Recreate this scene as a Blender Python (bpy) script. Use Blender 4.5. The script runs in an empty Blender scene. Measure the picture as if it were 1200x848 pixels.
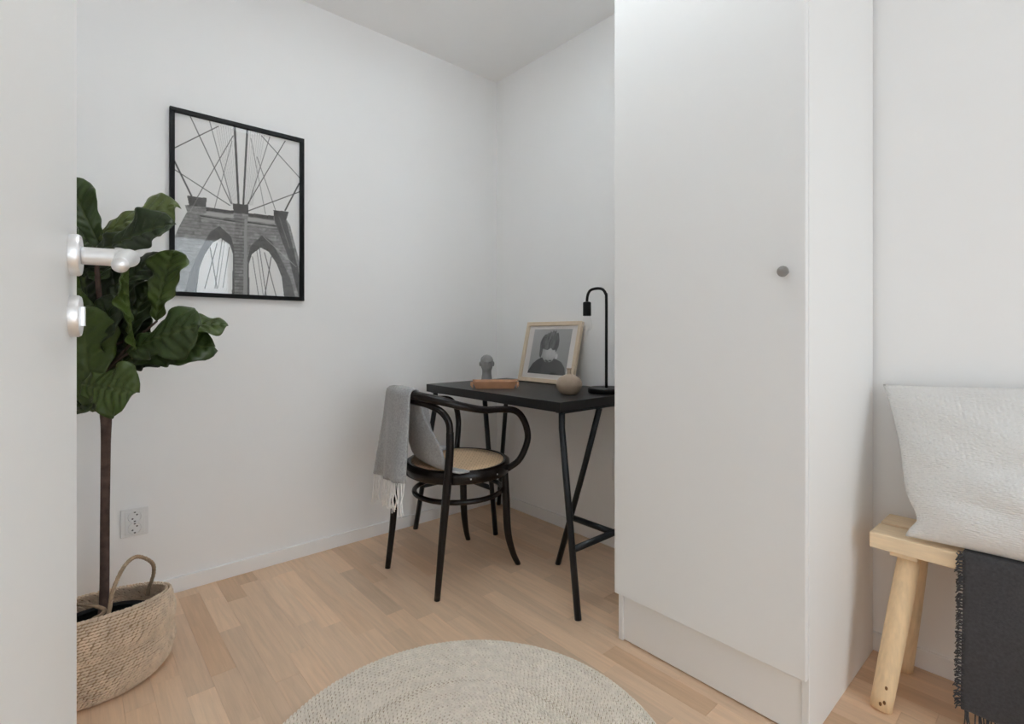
import bpy, bmesh, math, random
import numpy as np
from mathutils import Vector, Matrix

# ------------------------------------------------------------------ camera, light, exposure
SC = bpy.context.scene
COL = SC.collection
F, PX, PY, H = 593.0, 600.0, 391.0, 1.0            # focal length and principal point in pixels, eye height
YAW = math.atan2(1276 - 600, F)
FW = np.array([-math.sin(YAW), math.cos(YAW)])      # camera forward on the floor plan
RT = np.array([math.cos(YAW), math.sin(YAW)])       # camera right
_D = F * 2.5 / 490
_c = -_D * FW + (18.0 / F) * _D * RT
CAM = np.array([_c[0], _c[1], H])
cam_d = bpy.data.cameras.new('camera'); cam = bpy.data.objects.new('camera', cam_d); COL.objects.link(cam)
cam.location = CAM.tolist()
cam.rotation_euler = (math.pi / 2, 0, YAW)
cam_d.sensor_width = 36.0; cam_d.lens = F / 1200 * 36.0
cam_d.shift_y = -(424 - PY) / 1200
cam_d.clip_start = 0.02
SC.camera = cam

W = bpy.data.worlds.new('overcast_sky'); SC.world = W; W.use_nodes = True
_bg = W.node_tree.nodes['Background']
_bg.inputs[0].default_value = (0.93, 0.96, 1.0, 1); _bg.inputs[1].default_value = 0.2

ROOM_X, ROOM_Y, ROOM_Z = 4.4, -2.09, 2.5            # room: x 0..ROOM_X, y ROOM_Y..0
WIN = (-1.90, -0.42, 0.06, 2.16)                     # window opening in wall_right: y0 y1 z0 z1

def area(name, loc, rot, sx, sy, power, col):
    l = bpy.data.lights.new(name, 'AREA'); l.shape = 'RECTANGLE'; l.size = sx; l.size_y = sy
    l.energy = power; l.color = col
    o = bpy.data.objects.new(name, l); COL.objects.link(o); o.location = loc; o.rotation_euler = rot
    return o
# daylight entering through the window
area('window_daylight', (ROOM_X + 0.24, (WIN[0] + WIN[1]) / 2, (WIN[2] + WIN[3]) / 2), (0, math.pi / 2, 0), 2.2, 1.6, 31, (0.84, 0.935, 1.0))
# unseen fill light added behind the open doorway, standing in for a bright hall
area('added_hall_fill', (2.72, ROOM_Y - 0.5, 1.05), (math.radians(90), 0, 0), 0.85, 1.9, 3, (0.86, 0.945, 1.0))

FILL_EMIT, FILL_COL = 2.0, (0.86, 0.945, 1.0, 1)           # emission of the added fill lamp's shade
FILL_UP = 175.0                                        # and of its glowing plate, added to bounce light off the ceiling

SC.view_settings.view_transform = 'Standard'
SC.view_settings.look = 'None'
SC.view_settings.gamma = 1.0
SC.view_settings.use_curve_mapping = False
SC.view_settings.exposure = 0.27
SC.cycles.use_denoising = True
SC.cycles.max_bounces = 20
SC.cycles.diffuse_bounces = 16
SC.cycles.transparent_max_bounces = 12
SC.cycles.sample_clamp_indirect = 6.0
SC.cycles.caustics_reflective = False
SC.cycles.caustics_refractive = False

# ------------------------------------------------------------------ pixel helpers (photo frame 1200 x 848)
def _ray(x, y):
    d = FW + RT * (x - PX) / F
    return np.array([d[0], d[1], -(y - PY) / F])
def on_x(x, y, v):
    r = _ray(x, y); return CAM + (v - CAM[0]) / r[0] * r
def on_depth(x, y, d):
    return CAM + d * _ray(x, y)

# ------------------------------------------------------------------ materials
def srgb(r, g, b):
    f = lambda c: (c / 255 / 12.92) if c / 255 <= 0.04045 else ((c / 255 + 0.055) / 1.055) ** 2.4
    return (f(r), f(g), f(b), 1)

MATS = {}
def mat(name, col, rough=0.6, spec=0.5, metal=0.0, var=0.0, vscale=40, bump=0.0, bscale=200, sheen=0.0, coat=0.0, stretch=None):
    """Principled material with procedural colour variation and bump (object coordinates)."""
    m = bpy.data.materials.new(name); m.use_nodes = True
    nt = m.node_tree; b = nt.nodes['Principled BSDF']
    b.inputs['Base Color'].default_value = col
    b.inputs['Roughness'].default_value = rough
    b.inputs['Specular IOR Level'].default_value = spec
    b.inputs['Metallic'].default_value = metal
    if sheen: b.inputs['Sheen Weight'].default_value = sheen
    if coat: b.inputs['Coat Weight'].default_value = coat
    tc = nt.nodes.new('ShaderNodeTexCoord')
    src = tc.outputs['Object']
    if stretch:
        mp = nt.nodes.new('ShaderNodeMapping'); mp.inputs['Scale'].default_value = stretch
        nt.links.new(src, mp.inputs[0]); src = mp.outputs[0]
    n = nt.nodes.new('ShaderNodeTexNoise'); n.inputs['Scale'].default_value = vscale; n.inputs['Detail'].default_value = 4
    nt.links.new(src, n.inputs['Vector'])
    if var:
        mr = nt.nodes.new('ShaderNodeMapRange'); mr.inputs['From Min'].default_value = 0.25; mr.inputs['From Max'].default_value = 0.75
        mr.inputs['To Min'].default_value = 1 - var; mr.inputs['To Max'].default_value = 1 + var
        nt.links.new(n.outputs['Fac'], mr.inputs['Value'])
        mx = nt.nodes.new('ShaderNodeVectorMath'); mx.operation = 'SCALE'
        mx.inputs[0].default_value = col[:3]; nt.links.new(mr.outputs[0], mx.inputs['Scale'])
        nt.links.new(mx.outputs[0], b.inputs['Base Color'])
    if bump:
        n2 = nt.nodes.new('ShaderNodeTexNoise'); n2.inputs['Scale'].default_value = bscale; n2.inputs['Detail'].default_value = 3
        nt.links.new(src, n2.inputs['Vector'])
        bp = nt.nodes.new('ShaderNodeBump'); bp.inputs['Strength'].default_value = bump; bp.inputs['Distance'].default_value = 0.002
        nt.links.new(n2.outputs['Fac'], bp.inputs['Height']); nt.links.new(bp.outputs[0], b.inputs['Normal'])
    MATS[name] = m
    return m

WHITE = (0.90, 0.90, 0.90, 1)
mat('wall_paint', WHITE, 0.85, 0.2, var=0.01, vscale=3, bump=0.06, bscale=350)
mat('ceiling_paint', (0.90, 0.90, 0.90, 1), 0.9, 0.2, var=0.01, vscale=3)
mat('skirting_paint', (0.88, 0.88, 0.88, 1), 0.5, 0.4, var=0.008, vscale=5)
mat('wardrobe_white', (0.85, 0.85, 0.845, 1), 0.42, 0.35, var=0.006, vscale=4)
mat('door_white', (0.88, 0.885, 0.88, 1), 0.42, 0.4, var=0.006, vscale=4)
mat('brushed_steel', (0.62, 0.62, 0.62, 1), 0.32, 0.5, metal=1.0, var=0.05, vscale=60, bump=0.05)
mat('satin_nickel', (0.92, 0.92, 0.93, 1), 0.40, 0.5, metal=1.0, var=0.03, vscale=80)
mat('knob_grey', srgb(140, 138, 136), 0.5, 0.4, metal=0.0, var=0.05, vscale=200)
mat('desk_black', (0.014, 0.0135, 0.0135, 1), 0.38, 0.28, var=0.15, vscale=30, bump=0.08, bscale=500)
mat('trestle_steel', (0.007, 0.009, 0.012, 1), 0.3, 0.4, var=0.12, vscale=60)
mat('chair_wood', (0.008, 0.0052, 0.0045, 1), 0.25, 0.28, var=0.25, vscale=25)
mat('lamp_black', (0.006, 0.006, 0.006, 1), 0.4, 0.2, var=0.1, vscale=50)
mat('frame_black', (0.005, 0.005, 0.005, 1), 0.5, 0.12, var=0.1, vscale=50)
mat('frame_birch', srgb(214, 196, 172), 0.55, 0.3, var=0.07, vscale=25, stretch=(1, 1, 1))
mat('mat_board', srgb(232, 226, 222), 0.9, 0.1, var=0.01, vscale=60)
mat('vase_clay', srgb(166, 148, 130), 0.5, 0.4, var=0.06, vscale=35, bump=0.1, bscale=120)
mat('vase_hole', srgb(70, 58, 48), 0.8, 0.1, var=0.05)
mat('bust_stone', srgb(138, 138, 138), 0.8, 0.3, var=0.10, vscale=60, bump=0.25, bscale=260)
mat('leather_tan', srgb(190, 142, 108), 0.5, 0.4, var=0.12, vscale=30, bump=0.15, bscale=400)
mat('leather_dark', srgb(92, 70, 58), 0.7, 0.3, var=0.1, vscale=30)
mat('pine', srgb(238, 214, 180), 0.5, 0.35, var=0.10, vscale=14, bump=0.05, stretch=(1, 8, 8))
mat('pine_leg', srgb(236, 208, 168), 0.45, 0.35, var=0.10, vscale=14, bump=0.05, stretch=(8, 8, 1))
mat('pine_knot', srgb(126, 88, 54), 0.6, 0.3, var=0.1)
mat('throw_grey', srgb(160, 160, 161), 0.95, 0.1, var=0.26, vscale=150, bump=0.5, bscale=700, sheen=0.3)
mat('fringe_white', srgb(250, 249, 248), 0.9, 0.1, var=0.05, vscale=100, sheen=0.2)
mat('throw_charcoal', srgb(72, 71, 73), 0.95, 0.1, var=0.22, vscale=160, bump=0.6, bscale=600, sheen=0.2)
mat('jute', srgb(238, 230, 218), 0.9, 0.1, var=0.10, vscale=55)
mat('jute_base', srgb(176, 158, 134), 0.95, 0.1, var=0.1, vscale=55)
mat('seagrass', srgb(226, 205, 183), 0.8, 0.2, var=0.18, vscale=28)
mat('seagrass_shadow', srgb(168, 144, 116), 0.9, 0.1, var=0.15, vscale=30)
mat('rope', srgb(158, 138, 116), 0.85, 0.15, var=0.2, vscale=60)
mat('soil', (0.004, 0.004, 0.004, 1), 0.95, 0.05, var=0.3, vscale=60, bump=0.5, bscale=120)
mat('pot_black', (0.008, 0.008, 0.008, 1), 0.6, 0.3, var=0.1)
mat('bark', srgb(84, 68, 62), 0.9, 0.15, var=0.35, vscale=40, bump=0.8, bscale=140)
mat('socket_white', (0.78, 0.78, 0.78, 1), 0.3, 0.5, var=0.005)
mat('socket_dark', (0.16, 0.16, 0.16, 1), 0.6, 0.3, var=0.05)
mat('brass_pin', srgb(190, 180, 165), 0.3, 0.5, metal=1.0, var=0.02)

def leaf_mat():
    m = mat('leaf_green', (0.032, 0.055, 0.014, 1), 0.36, 0.28)
    nt = m.node_tree; b = nt.nodes['Principled BSDF']
    oi = nt.nodes.new('ShaderNodeObjectInfo')
    at = nt.nodes.new('ShaderNodeAttribute'); at.attribute_name = 'vein'
    n = nt.nodes.new('ShaderNodeTexNoise'); n.inputs['Scale'].default_value = 22; n.inputs['Detail'].default_value = 3
    tc = nt.nodes.new('ShaderNodeTexCoord'); nt.links.new(tc.outputs['Object'], n.inputs['Vector'])
    mr = nt.nodes.new('ShaderNodeMapRange'); mr.inputs['To Min'].default_value = 0.7; mr.inputs['To Max'].default_value = 1.3
    nt.links.new(n.outputs['Fac'], mr.inputs['Value'])
    sc = nt.nodes.new('ShaderNodeVectorMath'); sc.operation = 'SCALE'
    nt.links.new(oi.outputs['Color'], sc.inputs[0]); nt.links.new(mr.outputs[0], sc.inputs['Scale'])
    mx = nt.nodes.new('ShaderNodeMix'); mx.data_type = 'RGBA'
    nt.links.new(at.outputs['Fac'], mx.inputs['Factor'])
    nt.links.new(sc.outputs[0], mx.inputs['A']); mx.inputs['B'].default_value = (0.085, 0.115, 0.035, 1)
    nt.links.new(mx.outputs['Result'], b.inputs['Base Color'])
leaf_mat()

def oak_mat():
    m = bpy.data.materials.new('oak_parquet'); m.use_nodes = True; MATS['oak'] = m
    nt = m.node_tree; b = nt.nodes['Principled BSDF']
    oi = nt.nodes.new('ShaderNodeObjectInfo'); tc = nt.nodes.new('ShaderNodeTexCoord')
    off = nt.nodes.new('ShaderNodeVectorMath'); off.operation = 'MULTIPLY_ADD'
    nt.links.new(oi.outputs['Random'], off.inputs[0]); off.inputs[1].default_value = (17, 29, 11)
    nt.links.new(tc.outputs['Object'], off.inputs[2])
    mp = nt.nodes.new('ShaderNodeMapping'); mp.inputs['Scale'].default_value = (2.2, 34, 10)
    nt.links.new(off.outputs[0], mp.inputs[0])
    n = nt.nodes.new('ShaderNodeTexNoise'); n.inputs['Scale'].default_value = 2.2; n.inputs['Detail'].default_value = 6; n.inputs['Distortion'].default_value = 0.6
    nt.links.new(mp.outputs[0], n.inputs['Vector'])
    mp2 = nt.nodes.new('ShaderNodeMapping'); mp2.inputs['Scale'].default_value = (8, 300, 20)
    nt.links.new(off.outputs[0], mp2.inputs[0])
    n2 = nt.nodes.new('ShaderNodeTexNoise'); n2.inputs['Scale'].default_value = 1.6; n2.inputs['Detail'].default_value = 3
    nt.links.new(mp2.outputs[0], n2.inputs['Vector'])
    add = nt.nodes.new('ShaderNodeMath'); add.operation = 'MULTIPLY_ADD'
    nt.links.new(n2.outputs['Fac'], add.inputs[0]); add.inputs[1].default_value = 0.45; nt.links.new(n.outputs['Fac'], add.inputs[2])
    mr = nt.nodes.new('ShaderNodeMapRange'); mr.inputs['From Min'].default_value = 0.45; mr.inputs['From Max'].default_value = 1.0
    mr.inputs['To Min'].default_value = 0.88; mr.inputs['To Max'].default_value = 1.09
    nt.links.new(add.outputs[0], mr.inputs['Value'])
    sc = nt.nodes.new('ShaderNodeVectorMath'); sc.operation = 'SCALE'
    nt.links.new(oi.outputs['Color'], sc.inputs[0]); nt.links.new(mr.outputs[0], sc.inputs['Scale'])
    nt.links.new(sc.outputs[0], b.inputs['Base Color'])
    b.inputs['Roughness'].default_value = 0.36; b.inputs['Specular IOR Level'].default_value = 0.5
    bp = nt.nodes.new('ShaderNodeBump'); bp.inputs['Strength'].default_value = 0.12; bp.inputs['Distance'].default_value = 0.001
    nt.links.new(n2.outputs['Fac'], bp.inputs['Height']); nt.links.new(bp.outputs[0], b.inputs['Normal'])
oak_mat()
mat('floor_joint', srgb(168, 138, 110), 0.8, 0.2, var=0.1)

def print_mat():
    m = bpy.data.materials.new('printed_paper'); m.use_nodes = True; MATS['print'] = m
    nt = m.node_tree; b = nt.nodes['Principled BSDF']
    at = nt.nodes.new('ShaderNodeAttribute'); at.attribute_name = 'ink'
    nt.links.new(at.outputs['Color'], b.inputs['Base Color'])
    b.inputs['Roughness'].default_value = 0.7; b.inputs['Specular IOR Level'].default_value = 0.2
print_mat()

def glazing(name, refl):
    m = bpy.data.materials.new(name); m.use_nodes = True; MATS[name] = m
    nt = m.node_tree; nt.nodes.clear()
    out = nt.nodes.new('ShaderNodeOutputMaterial'); mx = nt.nodes.new('ShaderNodeMixShader')
    tr = nt.nodes.new('ShaderNodeBsdfTransparent'); gl = nt.nodes.new('ShaderNodeBsdfGlossy'); gl.inputs['Roughness'].default_value = 0.03
    lw = nt.nodes.new('ShaderNodeLayerWeight'); lw.inputs['Blend'].default_value = 0.5
    pw = nt.nodes.new('ShaderNodeMath'); pw.operation = 'POWER'; pw.inputs[1].default_value = 5; nt.links.new(lw.outputs['Facing'], pw.inputs[0])
    fr = nt.nodes.new('ShaderNodeMath'); fr.operation = 'MULTIPLY_ADD'; fr.inputs[1].default_value = 1 - refl; fr.inputs[2].default_value = refl
    nt.links.new(pw.outputs[0], fr.inputs[0])
    nt.links.new(fr.outputs[0], mx.inputs[0]); nt.links.new(tr.outputs[0], mx.inputs[1]); nt.links.new(gl.outputs[0], mx.inputs[2])
    nt.links.new(mx.outputs[0], out.inputs[0])
glazing('window_glass', .035)
glazing('picture_glass', .05)
glazing('bulb_glass', .03)

def weave_mat(name, col_a, col_b, scale):
    m = bpy.data.materials.new(name); m.use_nodes = True; MATS[name] = m
    nt = m.node_tree; b = nt.nodes['Principled BSDF']
    tc = nt.nodes.new('ShaderNodeTexCoord')
    fac = None
    for ang in (45, -45, 0, 90):
        mp = nt.nodes.new('ShaderNodeMapping'); mp.inputs['Rotation'].default_value = (0, 0, math.radians(ang))
        nt.links.new(tc.outputs['Object'], mp.inputs[0])
        w = nt.nodes.new('ShaderNodeTexWave'); w.inputs['Scale'].default_value = scale
        nt.links.new(mp.outputs[0], w.inputs['Vector'])
        if fac is None: fac = w.outputs['Fac']
        else:
            mul = nt.nodes.new('ShaderNodeMath'); mul.operation = 'MAXIMUM'
            nt.links.new(fac, mul.inputs[0]); nt.links.new(w.outputs['Fac'], mul.inputs[1]); fac = mul.outputs[0]
    mr = nt.nodes.new('ShaderNodeMapRange'); mr.inputs['From Min'].default_value = 0.45; mr.inputs['From Max'].default_value = 0.8
    nt.links.new(fac, mr.inputs['Value'])
    mx = nt.nodes.new('ShaderNodeMix'); mx.data_type = 'RGBA'
    nt.links.new(mr.outputs[0], mx.inputs['Factor']); mx.inputs['A'].default_value = col_b; mx.inputs['B'].default_value = col_a
    nt.links.new(mx.outputs['Result'], b.inputs['Base Color']); b.inputs['Roughness'].default_value = 0.6
    bp = nt.nodes.new('ShaderNodeBump'); bp.inputs['Strength'].default_value = 0.4; bp.inputs['Distance'].default_value = 0.001
    nt.links.new(fac, bp.inputs['Height']); nt.links.new(bp.outputs[0], b.inputs['Normal'])
weave_mat('cane', srgb(222, 192, 156), srgb(150, 112, 78), 26)

def crepe_mat():
    m = bpy.data.materials.new('cushion_crepe'); m.use_nodes = True; MATS['crepe'] = m
    nt = m.node_tree; b = nt.nodes['Principled BSDF']
    b.inputs['Base Color'].default_value = (0.80, 0.79, 0.775, 1); b.inputs['Roughness'].default_value = 0.95
    b.inputs['Specular IOR Level'].default_value = 0.1; b.inputs['Sheen Weight'].default_value = 0.2
    tc = nt.nodes.new('ShaderNodeTexCoord'); mp = nt.nodes.new('ShaderNodeMapping'); mp.inputs['Scale'].default_value = (52, 95, 1)
    nt.links.new(tc.outputs['UV'], mp.inputs[0])
    v = nt.nodes.new('ShaderNodeTexVoronoi'); v.inputs['Scale'].default_value = 1.0; v.inputs['Randomness'].default_value = 0.45
    nt.links.new(mp.outputs[0], v.inputs['Vector'])
    bp = nt.nodes.new('ShaderNodeBump'); bp.inputs['Strength'].default_value = 0.75; bp.inputs['Distance'].default_value = 0.0045; bp.invert = True
    nt.links.new(v.outputs['Distance'], bp.inputs['Height']); nt.links.new(bp.outputs[0], b.inputs['Normal'])
crepe_mat()

# ------------------------------------------------------------------ mesh helpers
def link(name, me, m, parent=None, smooth=False):
    if isinstance(m, str): m = MATS[m]
    if not me.materials: me.materials.append(m)
    if smooth:
        me.polygons.foreach_set('use_smooth', [True] * len(me.polygons))
    o = bpy.data.objects.new(name, me); COL.objects.link(o)
    if parent is not None: o.parent = parent
    return o
def mesh_np(name, v, f):
    me = bpy.data.meshes.new(name)
    me.from_pydata([tuple(map(float, p)) for p in v], [], [tuple(map(int, q)) for q in f]); me.update()
    return me
def mesh_fast(name, v, f):
    """v (N,3) and f (M,k) numpy arrays."""
    me = bpy.data.meshes.new(name); n, k = f.shape
    me.vertices.add(len(v)); me.vertices.foreach_set('co', np.asarray(v, np.float32).ravel())
    me.loops.add(n * k); me.loops.foreach_set('vertex_index', np.asarray(f, np.int32).ravel())
    me.polygons.add(n); me.polygons.foreach_set('loop_start', np.arange(0, n * k, k, dtype=np.int32))
    me.update(calc_edges=True); me.validate()
    return me
def bm_mesh(name, bm):
    me = bpy.data.meshes.new(name); bmesh.ops.recalc_face_normals(bm, faces=bm.faces); bm.to_mesh(me); bm.free(); return me
def box(bm, x0, x1, y0, y1, z0, z1):
    vs = [bm.verts.new((x, y, z)) for x in (x0, x1) for y in (y0, y1) for z in (z0, z1)]
    for q in ((0, 1, 3, 2), (4, 6, 7, 5), (0, 4, 5, 1), (2, 3, 7, 6), (0, 2, 6, 4), (1, 5, 7, 3)):
        bm.faces.new([vs[i] for i in q])
def bevel(bm, w, seg=2):
    bmesh.ops.remove_doubles(bm, verts=bm.verts, dist=1e-6)
    bmesh.ops.recalc_face_normals(bm, faces=bm.faces)
    bmesh.ops.bevel(bm, geom=list(bm.edges), offset=w, segments=seg, affect='EDGES', profile=0.5)
def box_obj(name, dims, m, parent=None, bev=0.0, seg=2):
    bm = bmesh.new(); box(bm, *dims)
    if bev: bevel(bm, bev, seg)
    return link(name, bm_mesh(name, bm), m, parent)
def boxes_obj(name, lst, m, parent=None):
    bm = bmesh.new()
    for d in lst: box(bm, *d)
    return link(name, bm_mesh(name, bm), m, parent)

def catmull(pts, n=8, closed=False):
    P = [np.array(p, float) for p in pts]; out = []
    N = len(P)
    rng = range(N) if closed else range(N - 1)
    for i in rng:
        if closed: a, b, c, d = P[(i - 1) % N], P[i], P[(i + 1) % N], P[(i + 2) % N]
        else:
            b, c = P[i], P[i + 1]
            a = P[i - 1] if i > 0 else 2 * b - c
            d = P[i + 2] if i + 2 < N else 2 * c - b
        for k in range(n):
            t = k / n
            out.append(0.5 * ((2 * b) + (-a + c) * t + (2 * a - 5 * b + 4 * c - d) * t * t + (-a + 3 * b - 3 * c + d) * t ** 3))
    if not closed: out.append(P[-1])
    return np.array(out)
def tube_data(path, rad, seg=12, closed=False, caps=True):
    path = np.asarray(path, float); n = len(path)
    rad = np.full(n, rad) if np.isscalar(rad) else np.asarray(rad, float)
    if len(rad) != n: rad = np.interp(np.linspace(0, 1, n), np.linspace(0, 1, len(rad)), rad)
    T = np.zeros_like(path)
    if closed: T = np.roll(path, -1, 0) - np.roll(path, 1, 0)
    else:
        T[1:-1] = path[2:] - path[:-2]; T[0] = path[1] - path[0]; T[-1] = path[-1] - path[-2]
    T /= np.linalg.norm(T, axis=1)[:, None]
    up = np.array([0, 0, 1.0]) if abs(T[0][2]) < 0.9 else np.array([1.0, 0, 0])
    N = np.cross(T[0], up); N /= np.linalg.norm(N)
    V = []; ang = np.linspace(0, 2 * np.pi, seg, endpoint=False)
    for i in range(n):
        N = N - T[i] * (N @ T[i]); N /= np.linalg.norm(N); B = np.cross(T[i], N)
        V.append(path[i] + rad[i] * (np.cos(ang)[:, None] * N + np.sin(ang)[:, None] * B))
    V = np.concatenate(V); Fc = []
    rows = n if closed else n - 1
    for i in range(rows):
        j = (i + 1) % n
        for k in range(seg):
            l = (k + 1) % seg
            Fc.append((i * seg + k, i * seg + l, j * seg + l, j * seg + k))
    if caps and not closed:
        Fc.append(tuple(range(seg - 1, -1, -1))); Fc.append(tuple((n - 1) * seg + k for k in range(seg)))
    return V, Fc
def tube_obj(name, path, rad, m, parent=None, seg=12, closed=False):
    v, f = tube_data(path, rad, seg, closed)
    return link(name, mesh_np(name, v, f), m, parent, smooth=True)
def tubes_obj(name, paths, rads, m, parent=None, seg=5):
    V = []; Fc = []; o = 0
    for p, r in zip(paths, rads):
        v, f = tube_data(p, r, seg); V.append(v); Fc += [tuple(i + o for i in q) for q in f]; o += len(v)
    return link(name, mesh_np(name, np.concatenate(V), Fc), m, parent, smooth=True)
def lathe_obj(name, prof, m, parent=None, seg=40, loc=(0, 0, 0), smooth=True, caps=True):
    V = []; Fc = []
    for (r, zz) in prof:
        for k in range(seg):
            a = 2 * math.pi * k / seg
            V.append((loc[0] + r * math.cos(a), loc[1] + r * math.sin(a), loc[2] + zz))
    for i in range(len(prof) - 1):
        for k in range(seg):
            l = (k + 1) % seg
            Fc.append((i * seg + k, i * seg + l, (i + 1) * seg + l, (i + 1) * seg + k))
    closed = prof[0] == prof[-1] or not caps
    if prof[0][0] > 1e-4 and not closed: Fc.append(tuple(range(seg - 1, -1, -1)))
    if prof[-1][0] > 1e-4 and not closed: Fc.append(tuple((len(prof) - 1) * seg + k for k in range(seg)))
    me = mesh_np(name, V, Fc)
    bm = bmesh.new(); bm.from_mesh(me); bmesh.ops.remove_doubles(bm, verts=bm.verts, dist=1e-5); bmesh.ops.recalc_face_normals(bm, faces=bm.faces)
    bm.to_mesh(me); bm.free()
    o = link(name, me, m, parent, smooth)
    return o
def auto_smooth(o, deg=35):
    me = o.data; me.polygons.foreach_set('use_smooth', [True] * len(me.polygons)); me.set_sharp_from_angle(angle=math.radians(deg))
def thing(name, label, cat, loc=(0, 0, 0), rotz=0, group=None):
    o = bpy.data.objects.new(name, None); COL.objects.link(o); o.empty_display_size = 0.05
    o.location = loc; o.rotation_euler = (0, 0, rotz); o['label'] = label; o['category'] = cat
    if group: o['group'] = group
    return o
def tag(o, label, cat): o['label'] = label; o['category'] = cat; return o
def struct(o, label=None):
    o['kind'] = 'structure'
    if label: o['label'] = label
    return o
def solidify(o, t, sub=0):
    md = o.modifiers.new('thickness', 'SOLIDIFY'); md.thickness = t; md.offset = 0
    if sub:
        s = o.modifiers.new('smooth', 'SUBSURF'); s.levels = sub; s.render_levels = sub

# ------------------------------------------------------------------ the room
T = 0.2
struct(boxes_obj('wall_left', [(-T, 0, ROOM_Y - T, T, -0.05, ROOM_Z + 0.1)], 'wall_paint'))
struct(boxes_obj('wall_back', [(0, ROOM_X + T, 0, T, -0.05, ROOM_Z + 0.1)], 'wall_paint'))
y0, y1, z0, z1 = WIN
struct(boxes_obj('wall_right', [(ROOM_X, ROOM_X + T, ROOM_Y - T, y0, -0.05, ROOM_Z + 0.1), (ROOM_X, ROOM_X + T, y1, 0, -0.05, ROOM_Z + 0.1),
                        (ROOM_X, ROOM_X + T, y0, y1, -0.05, z0), (ROOM_X, ROOM_X + T, y0, y1, z1, ROOM_Z + 0.1)], 'wall_paint'))
DX0, DX1, DZ = 2.27, 3.17, 2.08                       # doorway in wall_front
struct(boxes_obj('wall_front', [(0, DX0, ROOM_Y - 0.12, ROOM_Y, -0.05, ROOM_Z + 0.1), (DX1, ROOM_X, ROOM_Y - 0.12, ROOM_Y, -0.05, ROOM_Z + 0.1),
                        (DX0, DX1, ROOM_Y - 0.12, ROOM_Y, DZ, ROOM_Z + 0.1)], 'wall_paint'))
struct(boxes_obj('ceiling', [(0, ROOM_X, ROOM_Y, 0, ROOM_Z, ROOM_Z + 0.1)], 'ceiling_paint'))
BH = 0.058
struct(box_obj('baseboard_left', (0, 0.012, ROOM_Y, 0, 0, BH), 'skirting_paint', bev=0.002))
struct(box_obj('baseboard_back', (0.012, ROOM_X, -0.012, 0, 0, BH), 'skirting_paint', bev=0.002))
struct(box_obj('baseboard_front', (0.012, DX0 - 0.07, ROOM_Y, ROOM_Y + 0.012, 0, BH), 'skirting_paint', bev=0.002))
struct(boxes_obj('trim_1', [(DX0 - 0.065, DX0, ROOM_Y, ROOM_Y + 0.012, 0, DZ + 0.065), (DX1, DX1 + 0.065, ROOM_Y, ROOM_Y + 0.012, 0, DZ + 0.065),
                    (DX0, DX1, ROOM_Y, ROOM_Y + 0.012, DZ, DZ + 0.065)], 'skirting_paint'))
# window in the wall opposite the picture
win = struct(boxes_obj('window_1', [(ROOM_X + .08, ROOM_X + .14, y0, y1, z0, z0 + .06), (ROOM_X + .08, ROOM_X + .14, y0, y1, z1 - .06, z1),
      (ROOM_X + .08, ROOM_X + .14, y0, y0 + .06, z0 + .06, z1 - .06), (ROOM_X + .08, ROOM_X + .14, y1 - .06, y1, z0 + .06, z1 - .06),
      (ROOM_X + .08, ROOM_X + .14, (y0 + y1) / 2 - .045, (y0 + y1) / 2 + .045, z0 + .06, z1 - .06)], 'skirting_paint'))
for a, b in ((y0 + .06, (y0 + y1) / 2 - .045), ((y0 + y1) / 2 + .045, y1 - .06)):
    box_obj('pane', (ROOM_X + .105, ROOM_X + .111, a, b, z0 + .06, z1 - .06), 'window_glass', win)
box_obj('window_sill', (ROOM_X - .03, ROOM_X + .08, y0 - .03, y1 + .03, z0 - .02, z0), 'skirting_paint', win)

# unseen uplighting bowl, added under the ceiling as soft fill for the room
pl = thing('added_fill_lamp', 'unseen white bowl lamp added under the ceiling as fill light', 'lamp', (1.28, -1.04, ROOM_Z + 0.03))
def glow(name, e):
    m = mat(name, (0.9, 0.9, 0.88, 1), 0.4); b = m.node_tree.nodes['Principled BSDF']
    b.inputs['Emission Color'].default_value = FILL_COL; b.inputs['Emission Strength'].default_value = e
glow('fill_shade_glow', FILL_EMIT); glow('fill_glow', FILL_UP)
lathe_obj('canopy', [(0, -.03), (.05, -.03), (.05, -.045), (0, -.05)], 'socket_white', pl, 28)
tube_obj('rod', [(0, 0, -.02), (0, 0, -.08), (0, 0, -.152)], .006, 'satin_nickel', pl, 10)
lathe_obj('shade', [(.200, -.12), (.203, -.122)] + [(.203 * math.cos(a), -.122 - .085 * math.sin(a)) for a in np.linspace(.08, math.pi / 2, 12)] + [(0, -.2), (.18, -.14), (.200, -.12)], 'fill_shade_glow', pl, 40)
lathe_obj('fill_plate', [(0, -.145), (.15, -.145), (.15, -.150), (0, -.150)], 'fill_glow', pl, 32)

# floor: oak strips running along the back wall
random.seed(11)
floor = struct(boxes_obj('floor', [(-0.0, ROOM_X, ROOM_Y - 0.12, 0, -0.05, -0.0035)], 'floor_joint'))
SW = 0.0672
LENS = [0.26, 0.34, 0.42, 0.50, 0.58]
PM = {}
def strip_mesh(L, w=SW):
    key = round(L, 4), w
    if key not in PM:
        bm = bmesh.new(); g = 0.0002
        box(bm, -L / 2 + g, L / 2 - g, -w / 2 + g, w / 2 - g, -0.0035, 0)
        me = bm_mesh('plank', bm); me.materials.append(MATS['oak']); PM[key] = me
    return PM[key]
BASE_OAK = np.array((0.73, 0.52, 0.355))
def oak_tint():
    k = random.random()
    v = random.gauss(1.0, 0.045)
    if k < 0.11: v *= 0.80
    elif k < 0.17: v *= 1.05
    w = random.gauss(0.06 if k < 0.11 else 0, 0.008)
    c = BASE_OAK * v * np.array([1 + w, 1, 1 - w])
    return (*c.tolist(), 1)
rows = int(math.ceil(-ROOM_Y / SW))
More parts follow.
